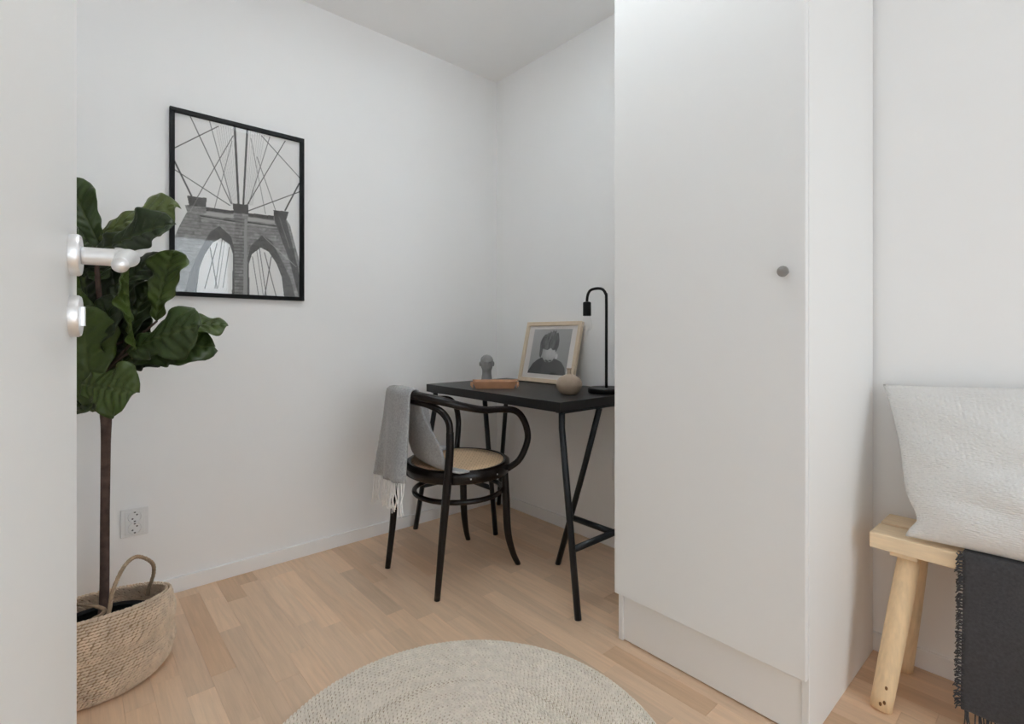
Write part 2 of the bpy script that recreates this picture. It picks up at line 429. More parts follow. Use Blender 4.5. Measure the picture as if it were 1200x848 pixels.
for i in range(rows):
    yc = -(i + 0.5) * SW
    x = -random.random() * 0.4
    while x < ROOM_X:
        L = random.choice(LENS)
        a, b = max(x, 0), min(x + L, ROOM_X)
        if b - a > 0.03:
            o = bpy.data.objects.new('plank', strip_mesh(b - a)); COL.objects.link(o); o.parent = floor
            o.location = ((a + b) / 2, yc, random.uniform(-0.00025, 0)); o.color = oak_tint()
        x += L

# open door leaf: hinged beside the camera, swung back towards the front wall
FACE_ANG = math.radians(33.6)
d_edge = on_depth(90, PY, 0.667)
away = -math.sin(FACE_ANG) * RT + math.cos(FACE_ANG) * FW          # along the leaf, away from the hinge
back = -away
nrm = np.array([-back[1], back[0]])
if nrm @ (CAM[:2] - d_edge[:2]) < 0: nrm = -nrm                  # face towards the room
hinge = d_edge[:2] + back * 0.80
door = bpy.data.objects.new('door_1', None); COL.objects.link(door)
door.location = (hinge[0], hinge[1], 0); door.rotation_euler = (0, 0, math.atan2(away[1], away[0]))
struct(door)
sgn = 1 if (nrm @ np.array([-away[1], away[0]])) > 0 else -1       # local y sign of the room face
def dbox(name, x0, x1, n0, n1, z0, z1, m, bev=0.0):
    a, b = sorted((n0 * sgn, n1 * sgn)); return box_obj(name, (x0, x1, a, b, z0, z1), m, door, bev)
dbox('door_leaf', 0, 0.80, -0.04, 0, 0.008, 2.04, 'door_white', 0.0015)
HX, HZ = 0.80 - 0.047, 1.098
def rose(zc, side):
    n0 = 0.0 if side > 0 else -0.04
    prof = [(0.0, 0), (0.026, 0), (0.026, 0.0075), (0.0245, 0.010), (0.0, 0.0105)]
    o = lathe_obj('handle_rose', prof, 'satin_nickel', door, 40); auto_smooth(o, 40)
    o.rotation_euler = (-math.pi / 2 * sgn * side, 0, 0); o.location = (HX, n0 * sgn, zc); return o
for side in (1, -1):
    rose(HZ, side); r2 = rose(HZ - 0.076, side)
    if side > 0:
        s = box_obj('thumb_turn', (-0.004, 0.004, -0.012, 0.012, 0.0105, 0.014), 'satin_nickel', r2)
    n0 = 0.0105 if side > 0 else -0.0505
    q = side
    ext = 0.048 if side > 0 else 0.026
    pth = catmull([(HX, n0 * sgn, HZ), (HX, (n0 + q * ext * .5) * sgn, HZ), (HX - .001, (n0 + q * ext * .8) * sgn, HZ), (HX - 0.012, (n0 + q * ext) * sgn, HZ - .001),
                   (HX - 0.035, (n0 + q * ext) * sgn, HZ - 0.003), (HX - 0.090, (n0 + q * ext) * sgn, HZ - 0.013), (HX - 0.135, (n0 + q * ext) * sgn, HZ - 0.024)], 6)
    tube_obj('lever', pth, [0.0110, 0.0110, 0.0115, 0.0115, 0.0105, 0.0092, 0.0080], 'satin_nickel', door, 20)

# ------------------------------------------------------------------ wardrobe
WX0, WX1, WD, WH = 1.316, 1.885, -0.5665, 2.39
wd = thing('wardrobe', 'tall plain white wardrobe with one flat door and a round knob', 'wardrobe', ((WX0 + WX1) / 2, WD / 2, 0))
def wb(name, x0, x1, y0, y1, z0, z1, m='wardrobe_white', par=None, bev=0.001):
    cx, cy = (WX0 + WX1) / 2, WD / 2
    return box_obj(name, (x0 - cx, x1 - cx, y0 - cy, y1 - cy, z0, z1), m, par or wd, bev, 1)
wb('side_panel', WX0, WX0 + .017, WD, -0.014, 0, WH)
wb('side_panel', WX1 - .017, WX1, WD, -0.014, 0, WH)
wb('top_panel', WX0 + .017, WX1 - .017, WD, -0.014, WH - .018, WH)
wb('bottom_panel', WX0 + .017, WX1 - .017, WD + .006, -0.02, .145, .163)
wb('plinth', WX0 + .0175, WX1 - .0175, WD + .004, WD + .02, 0.004, .145)
wb('back_panel', WX0 + .017, WX1 - .017, -0.02, -0.014, .145, WH - .018)
wdoor = wb('door', WX0 - .001, WX1 - .001, WD - .0205, WD - .0015, .158, WH - .004, bev=0.0012)
kn = lathe_obj('knob', [(0, 0), (.0065, 0), (.0065, .010), (.0115, .016), (.0135, .021), (.0130, .0245), (.011, .026), (0, .0262)], 'knob_grey', wdoor, 28)
kn.rotation_euler = (math.pi / 2, 0, 0); kn.location = (1.840 - (WX0 + WX1) / 2, WD - .0205 - WD / 2, 1.153); auto_smooth(kn, 40)

# ------------------------------------------------------------------ desk on two three-legged trestles
DZT = 0.745
desk = thing('desk', 'black desk with a plain rectangular top on angled steel trestle legs', 'desk', (0.58, -0.285, 0))
dx, dy = 0.58, -0.285
box_obj('tabletop', (0.112 - dx, 1.043 - dx, -0.556 - dy, -0.016 - dy, DZT - 0.038, DZT), 'desk_black', desk, 0.0012, 1)
def trestle(xo_foot, xo_top, xm_foot, xm_top):
    tr = bpy.data.objects.new('trestle', None); COL.objects.link(tr); tr.parent = desk
    r = 0.0125
    zt = DZT - 0.038
    def bar(name, pts, rr=r): return tube_obj(name, np.array([(p[0] - dx, p[1] - dy, p[2]) for p in pts]), rr, 'trestle_steel', tr, 10)
    box_obj('top_rail', (xo_top - .02 - dx, xo_top + .02 - dx, -0.545 - dy, -0.04 - dy, zt - .004, zt - .0002), 'trestle_steel', tr)
    zc = 0.225
    def at_z(top, foot, zz):
        k = (top[2] - zz) / (top[2] - foot[2]); return tuple(top[i] + k * (foot[i] - top[i]) for i in range(3))
    ends = []
    for (yt, yf) in ((-0.532, -0.585), (-0.06, -0.03)):
        top, foot = (xo_top, yt, zt - .06), (xo_foot, yf, 0.0)
        bar('leg', [(xo_top, yt, zt - .003), (xo_top, yt, zt - .035), top, at_z(top, foot, .5), foot])
        ends.append(at_z(top, foot, zc))
    mt, mf = (xm_top, -0.33, zt - .02), (xm_foot, -0.325, 0.0)
    bar('leg', [(xm_top, -0.33, zt - .004), at_z(mt, mf, .45), mf])
    bar('crossbar', ends)
    mid = tuple((ends[0][i] + ends[1][i]) / 2 for i in range(3))
    mb = at_z(mt, mf, zc)
    bar('crossbar', [mb, (mid[0], mb[1], zc)])
    return tr
trestle(1.157, 1.030, 0.812, 1.045)
trestle(0.055, 0.160, 0.386, 0.300)

# ------------------------------------------------------------------ bentwood armchair
CX, CY = 0.548, -0.668
ch = thing('armchair', 'dark bentwood armchair with round cane seat at the desk', 'chair', (CX, CY, 0))
def cp(pts): return [(p[0] - CX, p[1] - CY, p[2]) for p in pts]
SR = 0.222
lathe_obj('seat_rim', [(SR - .034, .452), (SR - .030, .463), (SR - .010, .466), (SR, .460), (SR + .001, .44), (SR - .001, .418), (SR - .010, .413), (SR - .030, .416), (SR - .034, .452)], 'chair_wood', ch, 64)
# slightly sagging cane panel
lathe_obj('cane_seat', [(0, .4585), (.06, .459), (.12, .461), (SR - .026, .4645), (SR - .026, .452), (0, .450)], 'cane', ch, 64)
FL = [(.70, -.505), (.375, -.505)]
for s, ft in ((1, (.699, -.455)), (-1, (.343, -.462))):
    tx = CX + s * .152; ty = CY + .135
    tube_obj('leg', catmull(cp([(tx, ty, .42), (tx + s * .003, ty + .005, .30), (tx + s * .006, ty + .012, .16), (ft[0] * .6 + tx * .4, ft[1] * .6 + ty * .4 , .06), (ft[0], ft[1], 0)]), 6),
             [.0145, .0165, .0155, .013, .0115], 'chair_wood', ch, 14)
for s, ft in ((1, (.722, -.885)), (-1, (.360, -.900))):
    tx = CX + s * .198
    tube_obj('leg', catmull(cp([(ft[0], ft[1], 0), (ft[0] * .55 + tx * .45, -.872, .2), (tx - s * .002, -.856, .42), (tx + s * .008, -.850, .55), (tx + s * .010, -.850, .63)]), 6),
             [.0115, .014, .0165, .0155, .0145], 'chair_wood', ch, 14)
bx = .208
hoop = [(CX + bx, -.850, .625), (CX + bx - .004, -.853, .668), (CX + bx - .03, -.868, .706), (CX + bx - .08, -.892, .728), (CX + .06, -.918, .739), (CX, -.922, .741)]
hoop = hoop + [(2 * CX - p[0], p[1], p[2]) for p in hoop[-2::-1]]
tube_obj('back_hoop', catmull(cp(hoop), 6), .0135, 'chair_wood', ch, 14)
rail = [(CX + .185, -.545, .437), (CX + .222, -.515, .475), (CX + .243, -.494, .535), (CX + .249, -.490, .585), (CX + .244, -.507, .642), (CX + .238, -.545, .683),
        (CX + .226, -.61, .696), (CX + .224, -.70, .702), (CX + .215, -.79, .722), (CX + .178, -.868, .746), (CX + .115, -.915, .760), (CX, -.938, .768)]
rail_full = rail + [(2 * CX - p[0], p[1], p[2]) for p in rail[-2::-1]]
RAILP = catmull(rail_full, 8)
tube_obj('arm_rail', catmull(cp(rail_full), 8), [.013, .0135, .0135, .0135, .0135, .015, .017, .0185, .017, .015, .0135, .0135, .0135, .0135, .013], 'chair_wood', ch, 14)
ring = [(.004 + .186 * math.cos(a), .0 + .186 * math.sin(a), .338) for a in np.linspace(0, 2 * math.pi, 48, endpoint=False)]
tube_obj('stretcher_ring', ring, .0105, 'chair_wood', ch, 10, closed=True)
for ang in (-22, 10):
    a = math.radians(ang)
    bt = lathe_obj('screw', [(0, 0), (.0035, 0), (.003, .002), (0, .0025)], 'satin_nickel', ch, 12)
    bt.location = ((SR + .0005) * math.cos(a), (SR + .0005) * math.sin(a), .436); bt.rotation_euler = (0, math.pi / 2, a)

# grey throw over the chair back
def grid_faces(nu, nv):
    i, j = np.meshgrid(np.arange(nu - 1), np.arange(nv - 1), indexing='ij')
    a = i * nv + j
    return np.stack([a, a + nv, a + nv + 1, a + 1], -1).reshape(-1, 4)
th = thing('throw_blanket', 'light grey woollen throw with white fringe hung over the chair back', 'blanket', (0.47, -0.93, 0.78))
def rail_at(x):
    seg = RAILP[(RAILP[:, 1] < -.72)]
    o = np.argsort(seg[:, 0]); return np.array([np.interp(x, seg[o, 0], seg[o, 1]), np.interp(x, seg[o, 0], seg[o, 2])])
nu, nv = 60, 44
V = np.zeros((nu, nv, 3))
LBOT = []
for j in range(nv):
    t = j / (nv - 1)
    xr = 0.300 + t * (0.628 - 0.300)
    ry, rz = rail_at(xr)
    ex = (xr - CX) / 0.45
    ndir = np.array([ex, -math.sqrt(max(0.1, 1 - ex * ex))]); ndir /= np.linalg.norm(ndir)
    wob = 0.006 * math.sin(t * 9.0) + 0.004 * math.sin(t * 21 + 1)
    R2 = 0.024
    # outer hem
    xo = xr + (-0.048 + 0.070 * t); zo = 0.400 + 0.045 * t
    pts = []
    # inner side, from the seat upwards
    xi = xr + 0.095 * t + 0.02
    pts += [(xi + .03, ry + .155, .470 + .004 * math.sin(t * 8)), (xi + .015, ry + .110, .474), (xi, ry + .072, .50), (xi - .02, ry + .052, .58), (xr + .01, ry + .036, .68)]
    c = np.array([xr, ry])
    for a in np.linspace(-10, 190, 9):
        ar = math.radians(a)
        off = -math.cos(ar) * R2; zz = rz + math.sin(ar) * R2 * 1.0
        p = c + ndir * off
        pts.append((p[0], p[1], zz))
    for k in (.25, .5, .75, 1.0):
        flare = .028 * k + wob * k * 2.2
        p = c + ndir * (R2 + flare)
        pts.append((p[0] + (xo - xr) * k, p[1], rz - .02 + (zo - rz + .02) * k))
    cv = catmull(pts, 6)
    s = np.linspace(0, 1, nu); dl = np.r_[0, np.cumsum(np.linalg.norm(np.diff(cv, axis=0), axis=1))]; dl /= dl[-1]
    for k in range(3): V[:, j, k] = np.interp(s, dl, cv[:, k])
V += np.random.default_rng(2).normal(0, .0006, V.shape)
org = np.array(th.location)
me = mesh_fast('cloth', (V - org).reshape(-1, 3), grid_faces(nu, nv))
cl = link('cloth', me, 'throw_grey', th, True); solidify(cl, .007)
rng = np.random.default_rng(5)
paths = []; rads = []
for q in np.linspace(0.01, 0.99, 46):
    j = q * (nv - 1); j0 = int(j); fr = j - j0
    p = V[-1, j0] * (1 - fr) + V[-1, min(j0 + 1, nv - 1)] * fr
    L = rng.uniform(.075, .115) + .02 * q
    sw = rng.normal(0, .008, 2)
    paths.append(catmull([p - org + (0, 0, .004), p - org + (sw[0] * .3, sw[1] * .3, -L * .4), p - org + (sw[0] * .2 + rng.normal(0, .004), sw[1], -L * .7), p - org + (sw[0], sw[1], -L)], 3))
    rads.append(rng.uniform(.0019, .0028))
fr_o = tubes_obj('fringe', paths, rads, 'fringe_white', th, 5); fr_o['kind'] = 'stuff'; fr_o['label'] = 'white knotted fringe'

# ------------------------------------------------------------------ things on the desk
# framed portrait leaning on the wall
def make_print(name, W_, H_, nu, nv, paint, parent):
    """flat printed sheet: x to the right, z up, ink colour per vertex."""
    u, v = np.meshgrid((np.arange(nu)) / (nu - 1), (np.arange(nv)) / (nv - 1), indexing='ij')
    g = np.clip(paint(u, v), 0, 1)
    lin = np.where(g <= 0.04045, g / 12.92, ((g + 0.055) / 1.055) ** 2.4)
    co = np.stack([(u - .5) * W_, np.zeros_like(u), (.5 - v) * H_], -1).reshape(-1, 3)
    me = mesh_fast(name, co, grid_faces(nu, nv)[:, ::-1])
    at = me.color_attributes.new('ink', 'FLOAT_COLOR', 'POINT')
    c = np.stack([lin * 1.0, lin * .995, lin * .985, np.ones_like(lin)], -1).reshape(-1)
    at.data.foreach_set('color', c.astype(np.float32))
    o = link(name, me, 'print', parent)
    return o
def seg_dist(x, y, a, b):
    ax, ay = a; bx_, by_ = b
    dx_, dy_ = bx_ - ax, by_ - ay; L2 = dx_ * dx_ + dy_ * dy_
    t = np.clip(((x - ax) * dx_ + (y - ay) * dy_) / L2, 0, 1)
    return np.hypot(x - ax - t * dx_, y - ay - t * dy_)
def in_poly(x, y, poly):
    r = np.zeros(x.shape, bool); n = len(poly); j = n - 1
    for i in range(n):
        xi, yi = poly[i]; xj, yj = poly[j]
        c = ((yi > y) != (yj > y)) & (x < (xj - xi) * (y - yi) / (yj - yi + 1e-12) + xi)
        r ^= c; j = i
    return r
def vnoise(x, y, seed=0):
    r = np.random.default_rng(seed).random((64, 64))
    xi = np.floor(x).astype(int); yi = np.floor(y).astype(int); fx = x - xi; fy = y - yi
    fx = fx * fx * (3 - 2 * fx); fy = fy * fy * (3 - 2 * fy)
    g = lambda a, b: r[a % 64, b % 64]
    return (g(xi, yi) * (1 - fx) + g(xi + 1, yi) * fx) * (1 - fy) + (g(xi, yi + 1) * (1 - fx) + g(xi + 1, yi + 1) * fx) * fy
def blend(g, mask, val, a=1.0): return g * (1 - mask * a) + val * mask * a

def paint_portrait(u, v):
    g = 0.70 - 0.06 * u - 0.05 * v + 0.02 * vnoise(u * 20, v * 20, 3)
    n = vnoise(u * 60, v * 9, 4)
    sweater = in_poly(u, v, [(-.02, 1.02), (.02, .92), (.10, .78), (.22, .685), (.32, .64), (.70, .66), (.85, .72), (.95, .84), (1.0, 1.02)])
    g = np.where(sweater, .19 + .03 * n + .05 * np.clip((u - .3) * 2, 0, 1), g)
    g = np.where(sweater & (u < .36), .11, g)
    face = in_poly(u, v, [(.30, .40), (.66, .40), (.68, .52), (.66, .62), (.60, .715), (.52, .74), (.42, .73), (.35, .66), (.31, .55)])
    g = np.where(face, .82 - .30 * np.clip((.44 - u) * 4, 0, 1) - .22 * np.clip((v - .58) * 5, 0, 1) - .05 * n, g)
    ear = ((u - .70) / .035) ** 2 + ((v - .60) / .06) ** 2 < 1
    g = np.where(ear, .84, g)
    top = .135 + .03 * np.sin(u * 90) + .04 * vnoise(u * 40, u * 0, 6) + .9 * (u - .50) ** 2
    hair = in_poly(u, v, [(.245, .60), (.23, .45), (.22, .30), (.25, .21), (.29, .15), (.33, .11), (.36, .125), (.40, .075), (.43, .09), (.46, .045), (.49, .075), (.53, .02), (.555, .06), (.60, .02), (.61, .09), (.66, .08), (.71, .22), (.72, .36), (.69, .47), (.66, .52), (.645, .46), (.58, .47), (.52, .42), (.45, .47), (.37, .46), (.315, .44), (.31, .56), (.29, .66)])
    hn = vnoise(u * 46 + v * 6, v * 10, 8)
    g = np.where(hair, .20 + .34 * hn * np.clip(1 - abs(u - .48) * 2.4, .15, 1), g)
    for a, b, w in (((.34, .69), (.40, .715), .014), ((.44, .70), (.50, .725), .018), ((.53, .70), (.58, .70), .014)):
        g = blend(g, np.clip(1.5 - seg_dist(u, v, a, b) / w, 0, 1), .25)
    return g
pf = thing('photo_frame', 'pale wood photo frame with black and white portrait leaning on the wall', 'photo frame')
FWd, FHt, FB, FT_ = 0.392, 0.322, 0.021, 0.020
boxes = [(-FWd / 2, FWd / 2, 0, FT_, 0, FB), (-FWd / 2, FWd / 2, 0, FT_, FHt - FB, FHt), (-FWd / 2, -FWd / 2 + FB, 0, FT_, FB, FHt - FB), (FWd / 2 - FB, FWd / 2, 0, FT_, FB, FHt - FB)]
for i, bb in enumerate(boxes):
    box_obj('frame_bar', bb, 'frame_birch', pf, .0012, 1)
box_obj('backing_board', (-FWd / 2 + FB - .003, FWd / 2 - FB + .003, .012, .016, FB - .003, FHt - FB + .003), 'frame_birch', pf)
box_obj('mat_board', (-FWd / 2 + FB - .001, FWd / 2 - FB + .001, .010, .012, FB - .001, FHt - FB + .001), 'mat_board', pf)
pr = make_print('portrait_print', .272, .238, 150, 130, paint_portrait, pf); pr.location = (0, .0095, FHt / 2 + .004)
pr['label'] = 'black and white portrait of a person looking down in a dark jumper'
box_obj('glazing', (-FWd / 2 + FB - .001, FWd / 2 - FB + .001, .006, .0075, FB - .001, FHt - FB + .001), 'picture_glass', pf)
lean = math.atan2(.075, .312)
pf.location = (0.497, -0.1045, DZT + .0055); pf.rotation_euler = (-lean, 0, 0)

# vase
vz = thing('vase', 'small round beige clay vase with a thin neck standing on the desk', 'vase', (0.890, -0.338, DZT))
prof = [(0, 0), (.026, 0), (.034, .004), (.046, .017), (.0535, .034), (.0545, .045), (.050, .060), (.038, .073), (.022, .081), (.011, .085), (.0085, .092), (.009, .104), (.0115, .109), (.0095, .110), (.007, .104), (.0065, .095), (0, .094)]
cvp = catmull([(p[0], 0, p[1]) for p in prof], 3)
lathe_obj('vase_body', [(max(0, p[0]), p[2]) for p in cvp], 'vase_clay', vz, 40)
# table lamp
lp = thing('table_lamp', 'black arched table lamp with bare bulb on the desk', 'lamp', (0.950, -0.165, DZT))
o = lathe_obj('base', [(0, 0), (.078, 0), (.080, .003), (.080, .018), (.077, .0215), (0, .022)], 'lamp_black', lp, 48); auto_smooth(o, 40)
ah = .455
arch = [(0, 0, .02), (0, 0, .2), (0, 0, ah - .05), (-.004, 0, ah - .026), (-.018, 0, ah - .007), (-.040, 0, ah), (-.070, 0, ah), (-.092, 0, ah - .007), (-.105, 0, ah - .026), (-.109, 0, ah - .05), (-.109, 0, ah - .062)]
tube_obj('stem', catmull(arch, 6), .0062, 'lamp_black', lp, 14)
o = lathe_obj('socket', [(0, .002), (.010, 0), (.0165, -.002), (.0185, -.006), (.0185, -.062), (.0165, -.064), (0, -.064)], 'lamp_black', lp, 28, (-.109, 0, ah - .055)); auto_smooth(o, 40)
lathe_obj('bulb', [(0, -.062), (.0125, -.062), (.0135, -.072), (.020, -.088), (.0235, -.104), (.0215, -.118), (.014, -.128), (0, -.132)], 'bulb_glass', lp, 28, (-.109, 0, ah - .055))
# leather tray
tr_ang = math.atan2(RT[1], RT[0])
ty = thing('leather_tray', 'tan leather valet tray lying in front of the grey bust', 'tray', (0.480, -0.405, DZT), tr_ang)
L2_, W2_, h2, fl = .088, .046, .034, .016
def traymesh():
    bm = bmesh.new(); t = .003
    def ringv(a, b, z, n=1): return [bm.verts.new((sx * a, sy * b, z)) for sx, sy in ((-1, -1), (1, -1), (1, 1), (-1, 1))]
    r0 = ringv(L2_, W2_, 0); r1 = ringv(L2_ + fl, W2_ + fl * .6, h2); r2 = ringv(L2_ + fl - t, W2_ + fl * .6 - t, h2); r3 = ringv(L2_ - t, W2_ - t, t)
    bm.faces.new(r0[::-1])
    for a, b in ((r0, r1), (r1, r2), (r2, r3)):
        for i in range(4): bm.faces.new((a[i], a[(i + 1) % 4], b[(i + 1) % 4], b[i]))
    bm.faces.new(r3); bevel(bm, .0008, 1); return bm_mesh('tray_body', bm)
link('tray_body', traymesh(), 'leather_tan', ty)
box_obj('lining', (-L2_ + .004, L2_ - .004, -W2_ + .004, W2_ - .004, .0032, .0042), 'leather_dark', ty)
for sx in (-1, 1):
    for sy in (-1, 1):
        a = np.array([sx * (L2_ + fl), sy * (W2_ + fl * .6), h2 * .62])
        d = np.array([sx, sy, 0]) / math.sqrt(2)
        tab = mesh_np('corner_fold', [a + (0, 0, -.016), a + d * .012 + (0, 0, -.004), a + d * .010 + (0, 0, .013), a + (0, 0, .012), a * .97 + (0, 0, -.016), a * .97 + (0, 0, .012)],
                      [(0, 1, 2, 3), (0, 4, 1), (3, 2, 5), (4, 5, 2, 1)])
        co = link('corner_fold', tab, 'leather_tan', ty)
        pn = lathe_obj('stud', [(0, 0), (.0045, 0), (.0035, .002), (0, .0028)], 'brass_pin', co, 12)
        pn.location = (a + d * .006 + (0, 0, .003)).tolist(); pn.rotation_euler = (0, math.pi / 2, math.atan2(d[1], d[0]) - (math.pi / 2 if sx * sy > 0 else -math.pi / 2))
# bust
bu = thing('head_bust', 'grey stone head on a long neck standing behind the leather tray', 'bust', (0.315, -0.325, DZT), math.atan2(-FW[1], -FW[0]) + .12)
def bust_mesh():
    nz, na = 60, 48
    # (height, half width, half depth, forward offset)
    K = np.array([(0, .031, .029, 0), (.010, .0305, .0285, 0), (.030, .0265, .0255, 0), (.052, .0235, .023, .0), (.066, .0232, .024, .001), (.074, .0245, .0285, .004), (.082, .0275, .032, .006),
                  (.095, .031, .0345, .006), (.110, .0325, .036, .005), (.124, .0318, .0355, .003), (.136, .027, .030, .001), (.145, .017, .019, 0), (.1485, .002, .002, 0)])
    zs = np.linspace(0, 1, nz); kk = np.linspace(0, 1, len(K))
    P = np.stack([np.interp(zs, kk, K[:, i]) for i in range(4)], -1)
    V = []
    for (h, a, b, off) in P:
        for k in range(na):
            th_ = 2 * math.pi * k / na
            x = b * math.cos(th_) + off; y = a * math.sin(th_)
            if math.cos(th_) > 0 and h > .066:
                def gz(y0_, z0_, sy_, sz_): return math.exp(-((y - y0_) / sy_) ** 2 - ((h - z0_) / sz_) ** 2)
                x += .0085 * gz(0, .098, .0045, .008) + .004 * gz(0, .107, .004, .008)          # nose
                x += .003 * gz(-.012, .115, .011, .0035) + .003 * gz(.012, .115, .011, .0035)    # brow
                x -= .0048 * gz(-.0115, .107, .006, .004) + .0048 * gz(.0115, .107, .006, .004)  # eye sockets
                x += .003 * gz(0, .0865, .009, .0022) + .003 * gz(0, .0825, .008, .0022) - .003 * gz(0, .0845, .010, .0012)  # lips
                x += .004 * gz(0, .075, .008, .004)                                              # chin
            V.append((x, y, h))
    Fc = [(i * na + k, i * na + (k + 1) % na, (i + 1) * na + (k + 1) % na, (i + 1) * na + k) for i in range(nz - 1) for k in range(na)]
    Fc.append(tuple(range(na - 1, -1, -1))); Fc.append(tuple((nz - 1) * na + k for k in range(na)))
    return mesh_np('head', V, Fc)
link('head', bust_mesh(), 'bust_stone', bu, True)
for s in (-1, 1):
    bm = bmesh.new(); bmesh.ops.create_uvsphere(bm, u_segments=14, v_segments=10, radius=1)
    for v in bm.verts:
        d = .35 * max(0, 1 - (v.co.x ** 2 + v.co.z ** 2) * 1.6)
        v.co = Vector((v.co.x * .0075, v.co.y * .0045 - s * d * -.0, v.co.z * .0125))
    e = link('ear', bm_mesh('ear', bm), 'bust_stone', bu, True); e.location = (.003, s * .0335, .102); e.rotation_euler = (0, .15, s * .35)

# ------------------------------------------------------------------ bridge picture on the left wall
def C2(x, y): return (180 + x * 190 / 620, 110 + y * 260 / 848)      # detail-crop pixel -> photo pixel
PY0, PY1, PZ0, PZ1 = -1.634, -1.131, 1.147, 1.872
IB = 0.0165
def uvp(x, y):
    w = on_x(*C2(x, y), 0.004)
    return ((w[1] - PY0 - IB) / (PY1 - PY0 - 2 * IB), (PZ1 - IB - w[2]) / (PZ1 - PZ0 - 2 * IB))
def paint_bridge(u, v):
    asp = .69 / .47
    g = .965 - .05 * v + .015 * vnoise(u * 6, v * 8, 1)
    L = lambda a, b, w, val, al=1.0: (uvp(*a), uvp(*b), w, val, al)
    def stroke(g, it):
        a, b, w, val, al = it
        d = seg_dist(u, v * asp, (a[0], a[1] * asp), (b[0], b[1] * asp))
        return blend(g, np.clip((w - d) / .0035 + .5, 0, 1), val, al)
    # grey veil of hanger wires beside the two main cables
    for k in range(8):
        f = k / 7
        g = stroke(g, L((238 + 66 * f, 117 + 12 * f), (296 + 26 * f, 425), .0013, .5, .5))
        g = stroke(g, L((362 + 62 * f, 143 + 12 * f), (346 + 32 * f, 425), .0013, .5, .5))
    for it in [L((140, 85), (296, 418), .0034, .25), L((213, 100), (300, 420), .0026, .35), L((77, 208), (247, 124), .0034, .25), L((77, 287), (292, 426), .0034, .25),
               L((74, 245), (146, 392), .006, .18), L((304, 160), (135, 450), .0030, .35), L((300, 180), (232, 440), .0022, .45), L((503, 180), (358, 424), .0034, .25), L((413, 160), (558, 320), .0034, .25),
               L((557, 342), (503, 445), .006, .15), L((558, 374), (362, 447), .0036, .22), L((444, 165), (364, 420), .0026, .35), L((372, 170), (428, 458), .0022, .45),
               L((395, 240), (470, 455), .0026, .35), L((310, 120), (325, 424), .0085, .22), L((358, 135), (343, 424), .0075, .22)]:
        g = stroke(g, it)
    # masonry of the tower
    q = lambda *p: [uvp(*c) for c in p]
    bx_ = u * 26; by_ = v * 52
    rowi = np.floor(by_ + 1.2 * u); brick = vnoise(np.floor(bx_ * .8 + (rowi % 2) * .5) * 3.7, rowi * 5.3, 12)
    joint = np.minimum(np.abs((by_ + 1.2 * u) % 1 - .5) * 2, 1)
    stone = .54 + .16 * (brick - .5) - .10 * (joint > .82) + .10 * (vnoise(u * 60, v * 80, 2) - .5)
    m = in_poly(u, v, q((128, 388), (203, 398), (200, 432), (305, 446), (303, 418), (363, 424), (363, 457), (460, 466), (458, 444), (517, 450), (508, 480), (521, 500), (560, 650), (565, 800), (70, 790), (74, 560), (98, 505), (128, 450), (120, 425), (140, 423)))
    g = np.where(m, stone, g)
    for pl, val in [(q((128, 388), (203, 398), (200, 432), (136, 428)), .30), (q((303, 418), (363, 424), (362, 460), (305, 455)), .27), (q((458, 444), (517, 450), (506, 485), (462, 480)), .26),
                    (q((200, 432), (305, 446), (305, 458), (200, 446)), .25), (q((363, 455), (460, 466), (460, 480), (363, 468)), .25)]:
        mm = in_poly(u, v, pl); g = np.where(mm, val + .10 * (vnoise(u * 70, v * 60, 5) - .5), g)
    lt = in_poly(u, v, q((206, 450), (305, 462), (305, 476), (190, 462))) | in_poly(u, v, q((360, 470), (462, 484), (462, 497), (360, 484)))
    g = np.where(lt, .70, g)
    for it in [L((180, 466), (312, 487), .0045, .15), L((356, 489), (468, 505), .0045, .15), L((182, 472), (312, 493), .003, .8, .6), L((356, 496), (468, 512), .003, .8, .6)]:
        g = stroke(g, it)
    # central buttress and its lit edge
    cb = in_poly(u, v, q((312, 470), (358, 474), (353, 790), (294, 785)))
    g = np.where(cb, stone * .92 - .06 * (joint > .6), g)
    g = np.where(in_poly(u, v, q((347, 478), (358, 479), (356, 790), (342, 790))), .60, g)
    rb = in_poly(u, v, q((462, 480), (508, 484), (560, 700), (562, 800), (520, 640))); g = np.where(rb, .30 + .1 * (brick - .5), g)
    # two pointed arches: dark reveal, then sky
    for sx in (1, -1):
        def mir(p): return p if sx > 0 else (310 - (p[0] - 358) * 1.02, p[1] - 36 + .012 * (p[0] - 358))
        rev = in_poly(u, v, q(*[mir(p) for p in ((358, 800), (360, 625), (372, 580), (415, 540), (450, 562), (490, 635), (522, 705), (548, 800))]))
        g = np.where(rev, .32 + .08 * (vnoise(u * 50, v * 70, 9) - .5), g)
        op = in_poly(u, v, q(*[mir(p) for p in ((368, 800), (364, 650), (376, 612), (410, 587), (440, 603), (470, 648), (490, 700), (502, 800))]))
        g = np.where(op, .95, g)
        for a, b, w in (((378, 622), (402, 775), .0022), ((405, 592), (432, 778), .0026), ((424, 606), (470, 778), .0030), ((450, 622), (424, 778), .0034), ((395, 600), (420, 775), .0016)):
            g = stroke(g, L(mir(a), mir(b), w, .25))
    for it in [L((420, 545), (545, 660), .003, .75, .7), L((140, 448), (190, 360), .002, .8, .5), L((480, 470), (520, 590), .002, .75, .6)]: g = stroke(g, it)
    return np.clip(g, .06, .98)
pic = thing('wall_picture', 'black framed photograph of a stone suspension bridge hanging on the left wall', 'picture', (0.0, (PY0 + PY1) / 2, PZ0), math.pi / 2)
